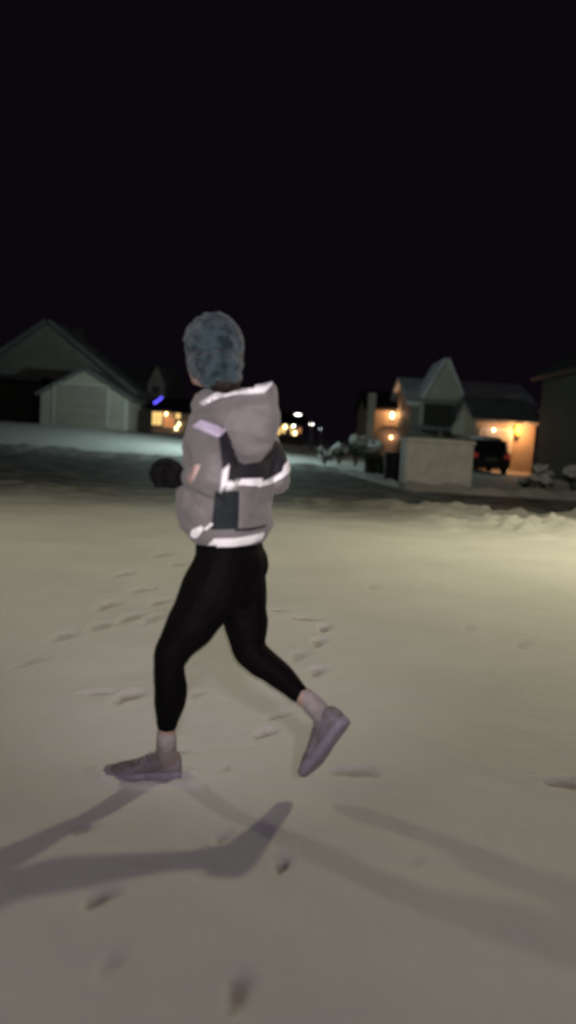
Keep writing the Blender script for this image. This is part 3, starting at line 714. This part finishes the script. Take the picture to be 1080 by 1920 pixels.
# garage wing, warm lit
Yw = 40.0
wx0, wx1 = pxm(893, 1004, Yw); wz = gz(wx0, Yw) - .1; ww = P(950, 792, Yw).z; wr = P(950, 748, Yw).z
part('garage_wall', gable_wall(wx0, wx1, Yw, Yt - .02, wz, ww, ww + 1.2, 'x'), M['wall_warm'], h6)
part('garage_roof', gable_roof(wx0, wx1, Yw, Yt - .2, ww, ww + 1.2, 'x', .25, .15), M['roof_snow'], h6)
garage_door(h6, wx0 + .3, wx0 + 1.7, Yw - .01, wz + .1, wz + 2.1, 'door')
wall_lamp(h6, P(969, 806, Yw).x, Yw, P(969, 806, Yw).z, 'lamp_amber', .30, 135, (1, .47, .18))
wall_lamp(h6, P(925, 806, Yw).x, Yw, P(925, 806, Yw).z, 'lamp_warm', .10, 10, (1, .6, .4))

# near dark house on the right edge
Yd = 27.0
dx0 = P(1010, 800, Yd + 9).x; dz = gz(dx0, Yd) - .1
h7 = thing('detached_house', (dx0 + 3, Yd, dz), 'dark unlit house at the right edge with its roof rising out of view', 'house', 'houses around the street')
dw = P(1014, 705, Yd + 9).z; dr = dw + 2.6
part('wall', gable_wall(dx0, dx0 + 7, Yd, Yd + 9, dz, dw, dr, 'y'), M['wall_dark'], h7)
part('roof', gable_roof(dx0, dx0 + 7, Yd, Yd + 9, dw, dr, 'y', .35, .18), M['roof_dark'], h7)
window(h7, dx0 + 3.5, dz + 1.5, 1.4, 1.2, Yd)
part('door', boxes((dx0 + 5.2, dx0 + 6.1, Yd - .05, Yd - .004, dz, dz + 2.1)), M['door_dark'], h7)

# parked car seen from behind
Yc = 35.5; cx = P(921, 860, Yc).x; cz = gz(cx, Yc) - .02
car = thing('parked_car', (cx, Yc + 2, cz), 'dark parked car with snow on its roof in front of the warm lit garage', 'car')
def carprof(y0, w, pts):
    bm = bmesh.new(); A = [bm.verts.new((cx - w, y0 + y, cz + z)) for y, z in pts]; B = [bm.verts.new((cx + w, y0 + y, cz + z)) for y, z in pts]
    bm.faces.new(A); bm.faces.new(B[::-1])
    for i in range(len(pts)): bm.faces.new((A[i], A[(i + 1) % len(pts)], B[(i + 1) % len(pts)], B[i]))
    return bm
part('car_body', carprof(Yc, .88, [(0, .35), (.02, .75), (.08, 1.0), (.3, 1.02), (3.2, 1.0), (4.3, .85), (4.4, .4), (4.3, .25), (.1, .25)]), M['carpaint'], car, False, .06)
part('cabin', carprof(Yc, .76, [(.12, .98), (.42, 1.5), (2.2, 1.56), (3.1, 1.0)]), M['carpaint'], car, False, .05)
part('rear_window', carprof(Yc, .62, [(.18, 1.06), (.385, 1.44), (.375, 1.452), (.17, 1.07)]), M['glass'], car)
for s in (-1, 1):
    part('tail_light', boxes((cx + s * .72 - .12, cx + s * .72 + .12, Yc - .02, Yc + .05, cz + .72, cz + .9)), M['tail'], car)
    for yy in (.8, 3.5):
        b = bmesh.new(); loft(b, [(V((cx + s * (.70 + k), Yc + yy, cz + .33)), V((0, .33 * r_, 0)), V((0, 0, .33 * r_))) for k, r_ in ((0, .9), (.02, 1), (.18, 1), (.2, .9))], 20)
        w = part('wheel', b, M['tyre'], car); b = bmesh.new(); loft(b, [(V((cx + s * (.88 + k), Yc + yy, cz + .33)), V((0, .2, 0)), V((0, 0, .2))) for k in (0, .03)], 16); part('rim', b, M['rim'], w)
part('bumper', boxes((cx - .85, cx + .85, Yc - .07, Yc + .06, cz + .35, cz + .55)), M['black_metal'], car, False, .02)
part('number_plate', boxes((cx - .25, cx + .25, Yc - .035, Yc - .02 + .03, cz + .6, cz + .72)), M['plate'], car)
b = bmesh.new(); ellipsoid(b, V((cx, Yc + 1.35, cz + 1.55)), V((.74, 0, 0)), V((0, .95, 0)), V((0, 0, .13)), 20)
o = organic('roof_snow', b, .035, 2, M['shrub_snow'], car, lambda c, n: .03 * noise.noise(c * 5))

# utility cabinet on a plinth by the street
Yu = 20.9; ux0 = P(757, 900, Yu).x; ux1 = P(884, 900, Yu).x; uz = gz((ux0 + ux1) / 2, Yu) - .12; ut = P(820, 824, Yu).z
cab = thing('utility_cabinet', ((ux0 + ux1) / 2, Yu, uz), 'wide grey green utility cabinet standing across the street in front of the gabled house', 'utility box')
part('cabinet_body', boxes((ux0, ux1, Yu, Yu + 1.0, uz + .12, ut - .1)), M['cabinet'], cab, False, .02)
part('lid', boxes((ux0 - .04, ux1 + .04, Yu - .05, Yu + 1.05, ut - .097, ut)), M['cabinet'], cab, False, .02)
part('plinth', boxes((ux0 - .08, ux1 + .08, Yu - .08, Yu + 1.1, uz - .1, uz + .117)), M['concrete'], cab)
um = (ux0 + ux1) / 2
for a, b_ in ((ux0 + .06, um - .015), (um + .015, ux1 - .06)):
    d = part('cabinet_door', boxes((a, b_, Yu - .022, Yu - .001, uz + .2, ut - .16)), M['cabinet'], cab)
    hx = b_ - .12 if a < um - .1 else a + .06
    part('handle', boxes((hx, hx + .05, Yu - .05, Yu - .023, uz + .62, uz + .8)), M['cabinet'], d)
b = bmesh.new(); ellipsoid(b, V((um, Yu + .5, ut + .0)), V(((ux1 - ux0) * .49, 0, 0)), V((0, .48, 0)), V((0, 0, .05)), 20); part('snow_cap', b, M['shrub_snow'], cab, True)

# wheelie bin beside it
Yb = 24.0; bx_ = P(738, 880, Yb).x; bz = gz(bx_, Yb) - .02
bn = thing('wheeled_bin', (bx_, Yb, bz), 'dark wheeled bin standing just left of the utility cabinet', 'bin')
b = bmesh.new(); loft(b, [(V((bx_, Yb, bz + z)), V((w, 0, 0)), V((0, w, 0))) for z, w in ((.05, .25), (.1, .26), (.8, .31), (.82, .31))], 20, 5); part('bin_body', b, M['bin'], bn)
part('lid', boxes((bx_ - .31, bx_ + .31, Yb - .33, Yb + .3, bz + .825, bz + .88)), M['bin'], bn, False, .015)
for s in (-1, 1):
    b = bmesh.new(); loft(b, [(V((bx_ + s * .2 + k, Yb + .28, bz + .1)), V((0, .1, 0)), V((0, 0, .1))) for k in (-.03, .03)], 14); part('wheel', b, M['tyre'], bn)

# ------------------------------------------------------------------ shrubs
def shrub(x, y, rx, h, label, cat='shrub', group='snow-laden shrubs', snow=.5, n=700, seed=0):
    rnd = random.Random(seed); z0 = gz(x, y) - .03
    r = thing('snowy_shrub', (x, y, z0), label, cat, group)
    b = bmesh.new()
    for k in range(6):
        a = rnd.uniform(0, 6.28); e = V((x + math.cos(a) * rx * .6, y + math.sin(a) * rx * .6, z0 + h * rnd.uniform(.6, .9)))
        chain(b, [(V((x, y, z0)), .03), (V((x, y, z0)).lerp(e, .5) + UP * .05, .018), (e, .007)], 6, 2)
    part('stem', b, M['bark'], r)
    cl = [(V((x + rnd.uniform(-.65, .65) * rx, y + rnd.uniform(-.65, .65) * rx, z0 + h * rnd.uniform(.35, .78))), rnd.uniform(.28, .45)) for _ in range(8)]
    b = bmesh.new(); s = bmesh.new()
    for i in range(n):
        c, q_ = rnd.choice(cl); d = V((rnd.gauss(0, 1), rnd.gauss(0, 1), rnd.gauss(0, .8))).normalized() * rnd.uniform(.6, 1.05)
        p = c + V((d.x * rx * q_ * 1.1, d.y * rx * q_ * 1.1, d.z * h * q_ * .75))
        if p.z < z0 + .02: continue
        u = V((rnd.gauss(0, 1), rnd.gauss(0, 1), rnd.gauss(0, 1))).normalized(); w = u.orthogonal().normalized(); sz = rx * rnd.uniform(.05, .10)
        t = s if d.z > .25 and rnd.random() < snow + .2 else b
        if t is s: u = V((rnd.gauss(0, 1), rnd.gauss(0, 1), .2)).normalized(); w = u.cross(UP + V((rnd.gauss(0, .3), rnd.gauss(0, .3), 0))).normalized(); sz *= 1.6
        vs = [t.verts.new(p + u * sz * ca + w * sz * .6 * sb) for ca, sb in ((-1, 0), (0, -1), (1, 0), (0, 1))]; t.faces.new(vs)
    part('crown', b, M['leaf'], r)
    for c, q_ in cl[:5]:
        t = bmesh.new(); ellipsoid(t, c + UP * h * q_ * .35, V((rx * q_ * 1.0, 0, 0)), V((0, rx * q_ * 1.0, 0)), V((.0, 0, h * .12)), 14)
        for v in t.verts:
            k = noise.noise(v.co * (2.2 / rx)) ; v.co += V((k * rx * .35, noise.noise(v.co * (2.5 / rx) + V((9, 0, 0))) * rx * .35, abs(k) * h * .22 - .06 * h))
        tm = bpy.data.meshes.new('t'); t.to_mesh(tm); t.free(); s.from_mesh(tm); bpy.data.meshes.remove(tm)
    part('clinging_snow', s, M['shrub_snow'], r)
    return r
def shrub_px(px, pyb, pyt, Y, wpx, label, **k):
    x = P(px, pyb, Y).x; z = gz(x, Y); h = P(px, pyt, Y).z - z; shrub(x, Y, wpx / 2 / FPX * Y, max(h, .3), label, **k)
shrub_px(610, 850, 836, 33, 34, 'low rounded snowy shrub, leftmost of those right of the runner', seed=1)
shrub_px(636, 853, 826, 34, 40, 'snowy shrub with a drooping top, second right of the runner', seed=2)
shrub_px(667, 855, 812, 34, 50, 'tallest snowy shrub, below the orange lit porch house', seed=3, n=1000)
shrub_px(697, 858, 818, 35, 44, 'snowy shrub just left of the wheeled bin, before the porch house', seed=4)
shrub_px(1014, 935, 872, 22.3, 52, 'snow-topped shrub nearest the warm lit garage, left of its pair', seed=5, n=1000, group='snow-topped shrubs at right')
shrub_px(1074, 938, 870, 21.8, 48, 'snow-topped shrub at the right edge of the picture', seed=6, n=1000, group='snow-topped shrubs at right')
shrub_px(984, 928, 890, 24, 30, 'small dark shrub with little snow before the dark house', seed=8, snow=0, group='snow-topped shrubs at right')
# dark low hedge below the porch house
hx0, hx1 = pxm(690, 752, 29)
hd = thing('low_hedge', ((hx0 + hx1) / 2, 29, gz(hx0, 29) - .02), 'low dark hedge behind the wheeled bin', 'hedge')
b = bmesh.new(); rnd = random.Random(9); zb = gz((hx0 + hx1) / 2, 29)
for i in range(1500):
    p = V((rnd.uniform(hx0, hx1), 29 + rnd.gauss(0, .18), zb + rnd.uniform(0, .62 + .06 * math.sin(i)))); u = V((rnd.gauss(0, 1), rnd.gauss(0, 1), rnd.gauss(0, 1))).normalized(); w = u.orthogonal().normalized()
    b.faces.new([b.verts.new(p + u * .06 * a_ + w * .04 * c_) for a_, c_ in ((-1, 0), (0, -1), (1, 0), (0, 1))])
part('crown', b, M['leaf'], hd)
b = bmesh.new()
for i in range(6):
    x = hx0 + (hx1 - hx0) * (i + .5) / 6; chain(b, [(V((x, 29, zb - .02)), .025), (V((x + .05, 29, zb + .3)), .018), (V((x - .04, 29.03, zb + .55)), .008)], 6, 2)
part('trunk', b, M['bark'], hd)

# ------------------------------------------------------------------ assumed, unseen street lamps that light the place, plus one added fill lamp
WARM = (1, .92, .60)
street_lamp(5.5, 9.1, 4.6, (-1, -.2), 'lamp_white', 660, WARM, 'assumed street lamp with a warm white head, out of view right of the snow field', .16, arm=.8, group='unseen lamps near the snow field')  # assumed lamp outside the frame, casts the runner's main shadows
street_lamp(-6.9, 6.3, 4.2, (1, -.1), 'lamp_white', 195, (1, .97, .64), 'assumed street lamp with a warm white head, out of view left of the snow field', .2, arm=.8, group='unseen lamps near the snow field')  # also assumed and off-frame, for the fainter shadows running right
lx = P(432, 800, 35).x
street_lamp(lx, 35, 3.9, (-.3, -1), 'lamp_cool', 800, (.74, 1, .95), 'assumed cool white street lamp on the far bank, hidden behind the runner', .2, arm=.6)  # assumed lamp, unseen behind the runner, brightens the far bank

street_lamp(1.2, -8.5, 5.2, (-.3, 1), 'lamp_white', 720, (.97, .81, 1), 'unseen fill lamp added behind the viewer, built as a street lamp', .25, arm=.8, group='unseen lamps near the snow field')  # added fill light behind the camera, lifts jacket, snow and shadows evenly
# assumed phone torch, an unseen light at the camera for jacket and tape
tl = light('assumed_phone_torch', (.012, -.01, CAMH + .03), 275, (1, .90, .93), .012, None, spot=54)
tl.data.spot_blend = 1.0
aim = P(425, 850, 2.6) - tl.location
tl.rotation_euler = aim.to_track_quat('-Z', 'Y').to_euler()

# ------------------------------------------------------------------ moonlight and night sky
sd = bpy.data.lights.new('moonlight', 'SUN'); sd.energy = .012; sd.angle = R(12); sd.color = (.9, .95, 1)
so = bpy.data.objects.new('moonlight', sd); COL.objects.link(so); so.rotation_euler = (R(50), 0, R(-30))
w = bpy.data.worlds.new('World'); S.world = w; w.use_nodes = True; nt = w.node_tree
bg = nt.nodes['Background']; sk = nt.nodes.new('ShaderNodeTexSky'); sk.sky_type = 'NISHITA'; sk.sun_disc = False
sk.sun_elevation = R(-7); sk.sun_rotation = R(200); sk.air_density = 1; sk.dust_density = 1
ad = nt.nodes.new('ShaderNodeMix'); ad.data_type = 'RGBA'; ad.blend_type = 'ADD'; ad.inputs['Factor'].default_value = 1
nt.links.new(sk.outputs[0], ad.inputs['A']); ad.inputs['B'].default_value = (.032, .021, .040, 1)
nt.links.new(ad.outputs['Result'], bg.inputs[0]); bg.inputs[1].default_value = .10

S.view_settings.view_transform = 'Standard'; S.view_settings.look = 'None'; S.view_settings.exposure = 0; S.view_settings.gamma = 1
S.render.engine = 'CYCLES'; S.cycles.use_denoising = True; S.cycles.max_bounces = 6
for o in COL.objects:
    if '_org' in o: del o['_org']
